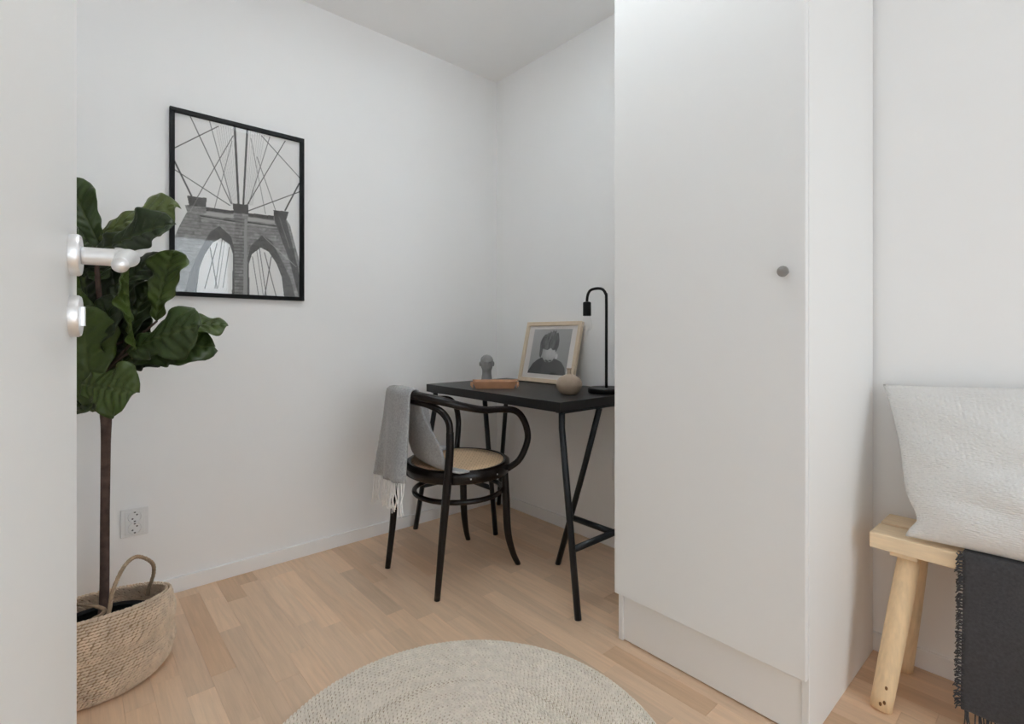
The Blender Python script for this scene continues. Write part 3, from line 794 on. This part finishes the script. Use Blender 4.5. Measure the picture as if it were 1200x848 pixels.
# local x runs along +y of the room (to the right as seen), local -y points into the room
PWd, PHt = PY1 - PY0, PZ1 - PZ0
for bb in [(-PWd / 2, PWd / 2, -.020, -.001, 0, IB), (-PWd / 2, PWd / 2, -.020, -.001, PHt - IB, PHt), (-PWd / 2, -PWd / 2 + IB, -.020, -.001, IB, PHt - IB), (PWd / 2 - IB, PWd / 2, -.020, -.001, IB, PHt - IB)]:
    box_obj('frame_bar', bb, 'frame_black', pic, .0008, 1)
box_obj('backing_board', (-PWd / 2 + IB, PWd / 2 - IB, -.0035, -.001, IB, PHt - IB), 'mat_board', pic)
bp_ = make_print('bridge_print', PWd - 2 * IB, PHt - 2 * IB, 250, 360, paint_bridge, pic); bp_.location = (0, -.004, PHt / 2)
bp_['label'] = 'black and white print of a bridge tower with cables and pointed arches'
box_obj('glazing', (-PWd / 2 + IB, PWd / 2 - IB, -.0115, -.010, IB, PHt - IB), 'picture_glass', pic)

# ------------------------------------------------------------------ power sockets
def socket(label, loc, rz, w=.084, h=.103):
    s = thing('power_socket', label, 'socket', loc, rz)
    # local -y points into the room
    box_obj('cover_frame', (-w / 2, w / 2, -.009, -.0005, -h / 2, h / 2), 'socket_white', s, .003, 2)
    box_obj('insert', (-w / 2 + .012, w / 2 - .012, -.0115, -.0088, -h / 2 + .010, h / 2 - .010), 'socket_white', s, .0015, 1)
    for zc in (.021, -.021):
        well = lathe_obj('socket_well', [(.0215, 0), (.0195, .0035), (.0185, .001), (.0180, -.0005), (0, -.0005)], 'socket_white', s, 32, caps=False); auto_smooth(well, 30)
        well.location = (0, -.0115, zc); well.rotation_euler = (math.pi / 2, 0, 0)
        for a in (45, 225):
            hl = lathe_obj('pin_hole', [(0, .0004), (.0030, .0004), (.0030, -.0004), (0, -.0004)], 'socket_dark', well, 12); hl.location = (.0095 * math.cos(math.radians(a)), .0095 * math.sin(math.radians(a)), .0002)
        for yy in (.0165, -.0165):
            box_obj('earth_clip', (-.003, .003, yy - .0022, yy + .0022, -.0004, .0022), 'socket_dark', well)
    return s
socket('white double wall socket beside the plant basket', (0.0005, -1.741, .304), math.pi / 2)
socket('white wall socket under the desk next to the wardrobe', (0.90, -0.0005, .365), 0)

# ------------------------------------------------------------------ lump-built weaves
def ico():
    t = (1 + 5 ** .5) / 2
    v = np.array([(-1, t, 0), (1, t, 0), (-1, -t, 0), (1, -t, 0), (0, -1, t), (0, 1, t), (0, -1, -t), (0, 1, -t), (t, 0, -1), (t, 0, 1), (-t, 0, -1), (-t, 0, 1)], float)
    v /= np.linalg.norm(v[0])
    f = np.array([(0, 11, 5), (0, 5, 1), (0, 1, 7), (0, 7, 10), (0, 10, 11), (1, 5, 9), (5, 11, 4), (11, 10, 2), (10, 7, 6), (7, 1, 8), (3, 9, 4), (3, 4, 2), (3, 2, 6), (3, 6, 8), (3, 8, 9), (4, 9, 5), (2, 4, 11), (6, 2, 10), (8, 6, 7), (9, 8, 1)])
    return v, f
IV, IF = ico()
def lumps(name, C_, A_, B_, N_, m, parent):
    """C_ centres (n,3); A_, B_, N_ half-axis vectors (n,3)."""
    n = len(C_)
    V = C_[:, None, :] + IV[None, :, 0:1] * A_[:, None, :] + IV[None, :, 1:2] * B_[:, None, :] + IV[None, :, 2:3] * N_[:, None, :]
    Fc = (IF[None] + (np.arange(n) * 12)[:, None, None]).reshape(-1, 3)
    o = link(name, mesh_fast(name, V.reshape(-1, 3), Fc), m, parent, True); o['kind'] = 'stuff'
    return o

# round braided rug
rg = thing('rug', 'round braided jute rug lying on the oak floor', 'rug', (1.403, -1.252, 0))
RR, pitch = 0.497, 0.0112
def rug_z(r, a): return .006 + .0016 * np.exp(-((r - .335 - .01 * np.sin(a * 2)) / .012) ** 2) + .0016 * np.exp(-((r - .275 - .008 * np.sin(a * 3 + 1)) / .012) ** 2) - .0010 * np.exp(-((r - .305) / .012) ** 2)
lathe_obj('backing', [(0, 0.0002), (RR - .004, 0.0002), (RR - .001, .004), (RR - .004, .0065), (.34, .0065), (0, .0062)], 'jute_base', rg, 96)
rng = np.random.default_rng(9)
Cs, As, Bs, Ns = [], [], [], []
k = 0; r = RR - pitch * .5
while r > .012:
    n = max(6, int(2 * math.pi * r / .0125))
    for row, sl in ((-.25, .55), (.25, -.55)):
        a = (np.arange(n) + (.5 if row > 0 else 0)) / n * 2 * np.pi + k * .37 + rng.normal(0, .02 / max(n, 1), n)
        rr = r + row * pitch
        er = np.stack([np.cos(a), np.sin(a), 0 * a], -1); et = np.stack([-np.sin(a), np.cos(a), 0 * a], -1); ez = np.tile((0, 0, 1.0), (n, 1))
        s = rng.normal(1, .08, n)[:, None]
        Cs.append(er * rr + ez * (rug_z(rr, a)[:, None] + rng.normal(0, .0003, n)[:, None]))
        As.append((et * .0082 + er * sl * .0050) * s); Bs.append((er * .0029 - et * sl * .001) * s); Ns.append(ez * .0040)
    r -= pitch; k += 1
lumps('braids', np.concatenate(Cs), np.concatenate(As), np.concatenate(Bs), np.concatenate(Ns), 'jute', rg)

# ------------------------------------------------------------------ basket with the fig tree
BX, BY = 0.405, -1.866
bk = thing('basket', 'woven seagrass belly basket with rope handles holding the fig tree', 'basket', (BX, BY, 0))
cdir = math.atan2(CAM[1] - BY, CAM[0] - BX)          # towards the camera on plan
def rim_h(a): return .197 + .036 * np.cos(a - cdir)
def bk_r(t): return np.interp(t, [0, .06, .15, .30, .44, .52, .58, .66, .80, .92, 1.0], [.168, .182, .1905, .1955, .192, .1885, .1935, .1965, .194, .188, .184])
# inner shell
nt_, na_ = 22, 96
V = []
for i in range(nt_):
    t = i / (nt_ - 1)
    for k in range(na_):
        a = 2 * math.pi * k / na_; rr = bk_r(t) - .004
        V.append((rr * math.cos(a), rr * math.sin(a), .003 + t * rim_h(a)))
Fc = [(i * na_ + k, i * na_ + (k + 1) % na_, (i + 1) * na_ + (k + 1) % na_, (i + 1) * na_ + k) for i in range(nt_ - 1) for k in range(na_)]
Fc.append(tuple(range(na_ - 1, -1, -1)))
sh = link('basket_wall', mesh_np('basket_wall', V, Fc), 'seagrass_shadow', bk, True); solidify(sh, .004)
Cs, As, Bs, Ns = [], [], [], []
rowsB = 31
for i in range(rowsB + 1):
    t = i / rowsB
    for inner in ((0, 1) if t > .45 else (0,)):
        n = 120
        a = (np.arange(n) + .5 * (i % 2)) / n * 2 * np.pi + rng.normal(0, .006, n)
        rr = (bk_r(t) - (.010 if inner else 0)) + rng.normal(0, .0008, n)
        er = np.stack([np.cos(a), np.sin(a), 0 * a], -1); et = np.stack([-np.sin(a), np.cos(a), 0 * a], -1); ez = np.tile((0, 0, 1.0), (n, 1))
        Cs.append(er * rr[:, None] + ez * (.004 + t * rim_h(a))[:, None])
        As.append(et * .0068 + ez * .0016); Bs.append(ez * .0033); Ns.append(er * .0034)
lumps('weave', np.concatenate(Cs), np.concatenate(As), np.concatenate(Bs), np.concatenate(Ns), 'seagrass', bk)
def rope(name, pts):
    p = catmull(pts, 14); n = len(p)
    paths = []
    Tn = np.gradient(p, axis=0); Tn /= np.linalg.norm(Tn, axis=1)[:, None]
    U = np.cross(Tn, np.array([.3, .5, .8])); U /= np.linalg.norm(U, axis=1)[:, None]; Wv = np.cross(Tn, U)
    dl = np.r_[0, np.cumsum(np.linalg.norm(np.diff(p, axis=0), axis=1))]
    for ph in (0, 2 * math.pi / 3, 4 * math.pi / 3):
        an = dl / .022 * 2 * np.pi + ph
        paths.append(p + .0030 * (np.cos(an)[:, None] * U + np.sin(an)[:, None] * Wv))
    return tubes_obj(name, paths, [.0031] * 3, 'rope', bk, 6)
def bl(p): return (p[0] - BX, p[1] - BY, p[2])
A0 = np.array(bl(on_depth(123, 741, 1.37))); A1 = np.array(bl(on_depth(174, 690, 1.63)))
pk = [np.array(bl(on_depth(x, y, d))) for x, y, d in ((128, 715, 1.40), (133, 690, 1.42), (146, 663, 1.47), (161, 652, 1.52), (178, 659, 1.57), (180, 672, 1.61))]
rope('handle', [A0] + pk + [A1, A1 + (0, 0, -.02)])
rope('handle', [np.array((-.02, -.176, .205)), np.array((.03, -.150, .213)), np.array((.075, -.105, .205)), np.array((.085, -.03, .195)), np.array((.03, .02, .19)), np.array((-.06, -.02, .185)), np.array((-.13, -.10, .185)), np.array((-.14, -.125, .18))])

fg = thing('fig_tree', 'fiddle leaf fig tree with big dark green leaves and bare trunk', 'plant', (0.40, -1.856, 0.012))
FO = np.array(fg.location)
o = lathe_obj('pot', [(.115, 0), (.135, .10), (.150, .112), (.150, .120), (.142, .120), (.138, .112), (.0, .110)], 'pot_black', fg, 40)
lathe_obj('soil', [(.138, .1135), (.09, .120), (.03, .124), (0, .126)], 'soil', fg, 40)
def L_(x, y, d): return on_depth(x, y, d) - FO
DP = 1.545
tk = [np.array((0, 0, .10)), L_(122, 700, DP), L_(123, 600, DP), L_(124, 520, DP), L_(124, 487, DP), L_(119, 460, DP), L_(120, 420, DP), L_(118, 370, DP + .01), L_(114, 320, DP), L_(113, 282, DP)]
tube_obj('trunk', catmull(tk, 6), [.0125, .0125, .012, .0125, .015, .011, .009, .008, .007, .005], 'bark', fg, 12)
TOC = np.array([-FW[0], -FW[1], 0.0]); UP = np.array([0, 0, 1.0]); RGT = np.array([RT[0], RT[1], 0.0])
WS = np.array([0, .04, .12, .22, .34, .46, .60, .74, .86, .94, .985, 1.0]); WV = np.array([.05, .20, .40, .50, .52, .62, .85, 1.0, .93, .66, .30, .04])
def leaf(base, tip, n, width, col, curl=.03, fold=.25, wave=.012, seed=0, cup=0.0):
    base = np.array(base); tip = np.array(tip); ax = tip - base; Ln = np.linalg.norm(ax); ax = ax / Ln
    n = n - ax * (n @ ax); n /= np.linalg.norm(n); sd = np.cross(ax, n)
    rg_ = np.random.default_rng(100 + seed); ph = rg_.uniform(0, 6, 4)
    ns, nt2 = 46, 19
    s, t = np.meshgrid(np.linspace(0, 1, ns), np.linspace(-1, 1, nt2), indexing='ij')
    w = np.interp(s, WS, WV) * width
    w = w * (1 + .05 * np.sin(s * 19 + ph[0] + (t > 0) * 2))
    at = np.abs(t)
    vn = 8.0
    arg = (s - .22 * at * (w / width)) * vn
    ridge = np.abs(((arg + .5) % 1) - .5) * 2                     # 0 on a side vein
    bul = (1 - (1 - ridge) ** 2.5) * .0105 * (at > .03) * np.sqrt(np.clip(w / width, 0, 1)) * (1 - at ** 4)
    hgt = fold * at * w - cup * at ** 2 * w + curl * (-(s - .1) ** 2 * 4 + .6 * s) * Ln + bul
    hgt += wave * at ** 2 * np.sin(s * 13 + ph[1] + np.sign(t) * ph[2]) * np.clip(s * 3, 0, 1) + .5 * wave * at ** 3 * np.sin(s * 27 + ph[3] + np.sign(t))
    P = base + s[..., None] * Ln * ax + (t * w * (1 - .25 * abs(fold)))[..., None] * sd + hgt[..., None] * n
    me = mesh_fast('leaf', P.reshape(-1, 3), grid_faces(ns, nt2))
    vein = np.maximum(np.clip(1 - at / .06, 0, 1) * .75, np.clip(1 - ridge / .16, 0, 1) * .45 * (at < .93))
    me.attributes.new('vein', 'FLOAT', 'POINT').data.foreach_set('value', vein.astype(np.float32).ravel())
    o = link('leaf', me, 'leaf_green', fg, True); o.color = (*col, 1)
    # petiole from the branch
    b = o.modifiers.new('thickness', 'SOLIDIFY'); b.thickness = .0012; b.offset = 0
    return o
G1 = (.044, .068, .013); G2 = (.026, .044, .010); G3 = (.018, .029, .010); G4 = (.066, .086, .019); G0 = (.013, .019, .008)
LV = [  # base px, base depth, tip px, tip depth, normal (toward camera, up, right), half width m, colour, options
    ((120, 292), 1.55, (76, 206), 1.50, (1, .15, .4), .058, G2, dict(fold=.2)),
    ((112, 280), 1.55, (196, 234), 1.53, (1, .50, -.1), .082, G4, dict(curl=.05, fold=-.12)),
    ((110, 298), 1.52, (196, 259), 1.46, (1, .35, .1), .068, G3, dict(curl=.03, fold=.30)),
    ((128, 352), 1.56, (186, 295), 1.60, (1, .4, -.3), .066, G3, dict(fold=.1)),
    ((184, 376), 1.50, (200, 291), 1.53, (1, .2, -.1), .067, G1, dict(fold=.15, curl=.03)),
    ((160, 410), 1.47, (141, 308), 1.40, (.55, .1, -1), .058, G1, dict(fold=.3, curl=.03)),
    ((150, 414), 1.49, (220, 376), 1.42, (1, .45, -.1), .086, G2, dict(fold=-.08, curl=.06)),
    ((178, 394), 1.55, (263, 373), 1.60, (.5, 1, .1), .064, G1, dict(fold=.12, curl=.05)),
    ((144, 426), 1.54, (243, 398), 1.54, (.85, .8, .2), .080, G2, dict(fold=.15, curl=.05)),
    ((112, 482), 1.50, (90, 360), 1.44, (1, .15, .2), .098, G1, dict(fold=.12, curl=.04)),
    ((96, 450), 1.46, (152, 459), 1.42, (1, .25, .1), .082, G1, dict(fold=.10, curl=.04)),
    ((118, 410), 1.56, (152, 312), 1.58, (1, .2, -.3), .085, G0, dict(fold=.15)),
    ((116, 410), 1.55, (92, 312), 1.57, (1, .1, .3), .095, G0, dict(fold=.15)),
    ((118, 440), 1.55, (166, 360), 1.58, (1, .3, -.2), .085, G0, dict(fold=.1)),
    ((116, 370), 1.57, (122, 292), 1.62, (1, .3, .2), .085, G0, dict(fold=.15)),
    ((112, 455), 1.53, (128, 345), 1.48, (1, .1, -.5), .085, G3, dict(fold=.25)),
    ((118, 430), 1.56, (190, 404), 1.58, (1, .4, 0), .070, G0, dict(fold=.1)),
    ((148, 408), 1.53, (176, 326), 1.57, (1, .25, -.2), .062, G3, dict(fold=.12)),
    ((118, 470), 1.55, (84, 478), 1.48, (.5, 1, 0), .070, G2, dict(fold=.2, curl=.08)),
    ((114, 380), 1.54, (40, 330), 1.46, (1, .5, .3), .085, G1, dict(fold=.2)),
    ((114, 420), 1.54, (35, 410), 1.58, (.8, .8, 0), .085, G2, dict(fold=.2, curl=.08)),
    ((113, 300), 1.55, (50, 262), 1.60, (.7, .9, .2), .080, G2, dict(fold=.2, curl=.06)),
    ((114, 330), 1.55, (140, 300), 1.66, (-.3, 1, -.2), .080, G2, dict(fold=.2, curl=.06)),
    ((116, 440), 1.55, (90, 420), 1.66, (.3, 1, .2), .080, G2, dict(fold=.2, curl=.06)),
]
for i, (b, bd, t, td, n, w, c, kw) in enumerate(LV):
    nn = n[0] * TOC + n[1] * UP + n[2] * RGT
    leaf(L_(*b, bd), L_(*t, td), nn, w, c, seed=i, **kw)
for i, (pt, d) in enumerate((((150, 414), 1.49), ((144, 426), 1.54), ((184, 376), 1.50), ((112, 482), 1.50), ((178, 394), 1.55))):
    st = L_(119, 440 if i < 4 else 410, DP) ; en = L_(*pt, d)
    tube_obj('branch', catmull([st, (st + en) / 2 + (0, 0, .008), en], 5), [.0045, .004, .003], 'bark', fg, 8)

# ------------------------------------------------------------------ bench with cushion and throw
BZ = 0.45
bn = thing('bench', 'light pine bench with slatted seat beside the wardrobe', 'bench', (2.48, -0.15, 0))
bx0, by0 = 2.48, -0.15
def bbx(name, x0, x1, y0, y1, z0, z1, m='pine', bev=.003): return box_obj(name, (x0 - bx0, x1 - bx0, y0 - by0, y1 - by0, z0, z1), m, bn, bev, 2)
bbx('seat_slat', 1.932, 3.03, -.250, -.150, BZ - .042, BZ)
bbx('seat_slat', 1.932, 3.03, -.132, -.034, BZ - .042, BZ)
for xx in (2.005, 2.955):
    bbx('batten', xx - .030, xx + .030, -.235, -.048, BZ - .056, BZ - .0425, bev=.002)
for (xt, xf) in ((2.012, 1.968), (2.948, 2.992)):
    for (yt, yf) in ((-.195, -.292), (-.085, -.050)):
        pth = np.array([(xt - bx0, yt - by0, BZ - .056), (xf - bx0, yf - by0, 0.0)])
        cv = pth[0] + np.linspace(0, 1, 12)[:, None] * (pth[1] - pth[0])
        lg = tube_obj('leg', cv, [.0255, .0265, .0265, .0260, .0250], 'pine_leg', bn, 20)
        if xt < 2.5 and yt < -.1:
            for (f_, a_) in ((.84, -.3), (.93, -.25), (.945, -.5)):
                c = pth[0] + f_ * (pth[1] - pth[0])
                d = np.array([math.cos(cdir + a_ + .6), math.sin(cdir + a_ + .6), 0.])
                d = np.array([-.35, -.93, 0]) if False else (CAM - (c + np.array([bx0, by0, 0]))) * (1, 1, 0); d = d / np.linalg.norm(d)
                sdv = np.array([-d[1], d[0], 0]); p = c + d * .0245 + sdv * (a_ + .35) * .03
                kn_ = bmesh.new(); bmesh.ops.create_uvsphere(kn_, u_segments=8, v_segments=6, radius=.0035)
                ko = link('knot', bm_mesh('knot', kn_), 'pine_knot', lg, True); ko.location = p.tolist(); ko.scale = (1, 1, 1.6)
# cushion leaning on the wall
cu = thing('cushion', 'white crinkled cotton cushion leaning on the wall on the pine bench', 'cushion', (2.250, -0.14, BZ + .001))
def cushion_mesh():
    n = 90
    u, v = np.meshgrid(np.linspace(-1, 1, n), np.linspace(-1, 1, n), indexing='ij')
    hw, hh, th_ = .285, .225, .078
    # outline pulled in between the corners
    g_ = .055 * (1 - v ** 2) + .085 * np.exp(-((v + .78) / .22) ** 2) * np.clip((v + 1) / .2, 0, 1)
    x = u * hw * (1 - g_ * np.abs(u) ** 3) - .046 * v
    z = v * hh * (1 - .03 * (1 - u ** 2) * np.abs(v) ** 1.5) + .018 * u * np.clip(v, 0, 1)
    prof = np.clip((1 - np.abs(u) ** 2.6), 0, 1) ** .55 * np.clip((1 - np.abs(v) ** 2.6), 0, 1) ** .55
    sag = 1 + .28 * np.clip(-v, -.6, 1) * 1.0
    y = th_ * prof * sag
    fold = .010 * np.exp(-((v + .30 - .25 * (u + 1)) / .10) ** 2) * np.clip(1 - (u + .1) ** 2, 0, 1) + .008 * np.exp(-((v + .62 + .12 * u) / .08) ** 2) * (1 - u ** 2)
    wr = .004 * np.sin(6 * u + 9 * v) * prof + .006 * (vnoise(u * 3 + 5, v * 3 + 5, 21) - .5) * prof
    front = np.stack([x, -(y - fold * prof + wr), z], -1).reshape(-1, 3); bk_ = np.stack([x, y * .75, z], -1).reshape(-1, 3)
    f = grid_faces(n, n)
    V = np.concatenate([front, bk_]); Fc = np.concatenate([f, f[:, ::-1] + n * n])
    me = mesh_fast('cushion_cover', V, Fc)
    uvl = me.uv_layers.new(name='UVMap')
    idx = np.empty(len(me.loops), np.int32); me.loops.foreach_get('vertex_index', idx)
    uu = np.concatenate([np.stack([(u + 1) / 2, (v + 1) / 2], -1).reshape(-1, 2)] * 2)
    uvl.data.foreach_set('uv', uu[idx].astype(np.float32).ravel())
    bm = bmesh.new(); bm.from_mesh(me); bmesh.ops.remove_doubles(bm, verts=bm.verts, dist=1e-5); bmesh.ops.recalc_face_normals(bm, faces=bm.faces); bm.to_mesh(me); bm.free()
    return me
cc = link('cushion_cover', cushion_mesh(), 'crepe', cu, True)
cc.location = (0, 0, .209); cc.rotation_euler = (-math.radians(27), 0, 0)
# charcoal throw hanging over the bench front
dt = thing('throw_blanket', 'charcoal frayed throw hanging over the front of the pine bench', 'blanket', (2.40, -0.2, BZ))
nu, nv = 70, 50
V = np.zeros((nu, nv, 3)); org = np.array(dt.location)
for j in range(nv):
    t = j / (nv - 1); x = 2.128 + t * .52
    wv = .007 * math.sin(t * 17) + .004 * math.sin(t * 37 + 1)
    pts = [(x, -.045, BZ + .004), (x, -.15, BZ + .004), (x, -.235, BZ + .005), (x, -.2545, BZ + .002), (x, -.258, BZ - .02), (x + .001, -.262 + wv * .3, BZ - .12), (x - .001, -.268 + wv * .8, BZ - .25), (x - .002, -.272 + wv, .075)]
    cv = catmull(pts, 8); dl = np.r_[0, np.cumsum(np.linalg.norm(np.diff(cv, axis=0), axis=1))]; dl /= dl[-1]
    for k in range(3): V[:, j, k] = np.interp(np.linspace(0, 1, nu), dl, cv[:, k])
V += np.random.default_rng(4).normal(0, .0005, V.shape)
dc = link('cloth', mesh_fast('cloth', (V - org).reshape(-1, 3), grid_faces(nu, nv)), 'throw_charcoal', dt, True); solidify(dc, .005)
rng = np.random.default_rng(8)
paths, rads = [], []
for q in rng.uniform(0, 1, 170):
    j = q * (nv - 1); j0 = int(j); fr = j - j0
    p = V[-1, j0] * (1 - fr) + V[-1, min(j0 + 1, nv - 1)] * fr - org
    L = rng.uniform(.045, .068); sw = rng.normal(0, .008, 2)
    paths.append(np.array([p + (0, 0, .003), p + (sw[0] * .4, sw[1] * .3, -L * .5), p + (sw[0], sw[1] * .5, -L)])); rads.append(.0013)
for q in np.linspace(.36, .99, 240):
    p = V[int(q * (nu - 1)), 0] - org
    L = rng.uniform(.008, .017); dr = rng.normal(0, .006, 2)
    paths.append(np.array([p + (.004, -.001, 0), p + (-L * .5, dr[0] * .5 - .002, dr[1] * .4), p + (-L * .8, dr[0] - .003, -.004 + dr[1])])); rads.append(.0013)
fo = tubes_obj('fringe', paths, rads, 'throw_charcoal', dt, 4); fo['kind'] = 'stuff'
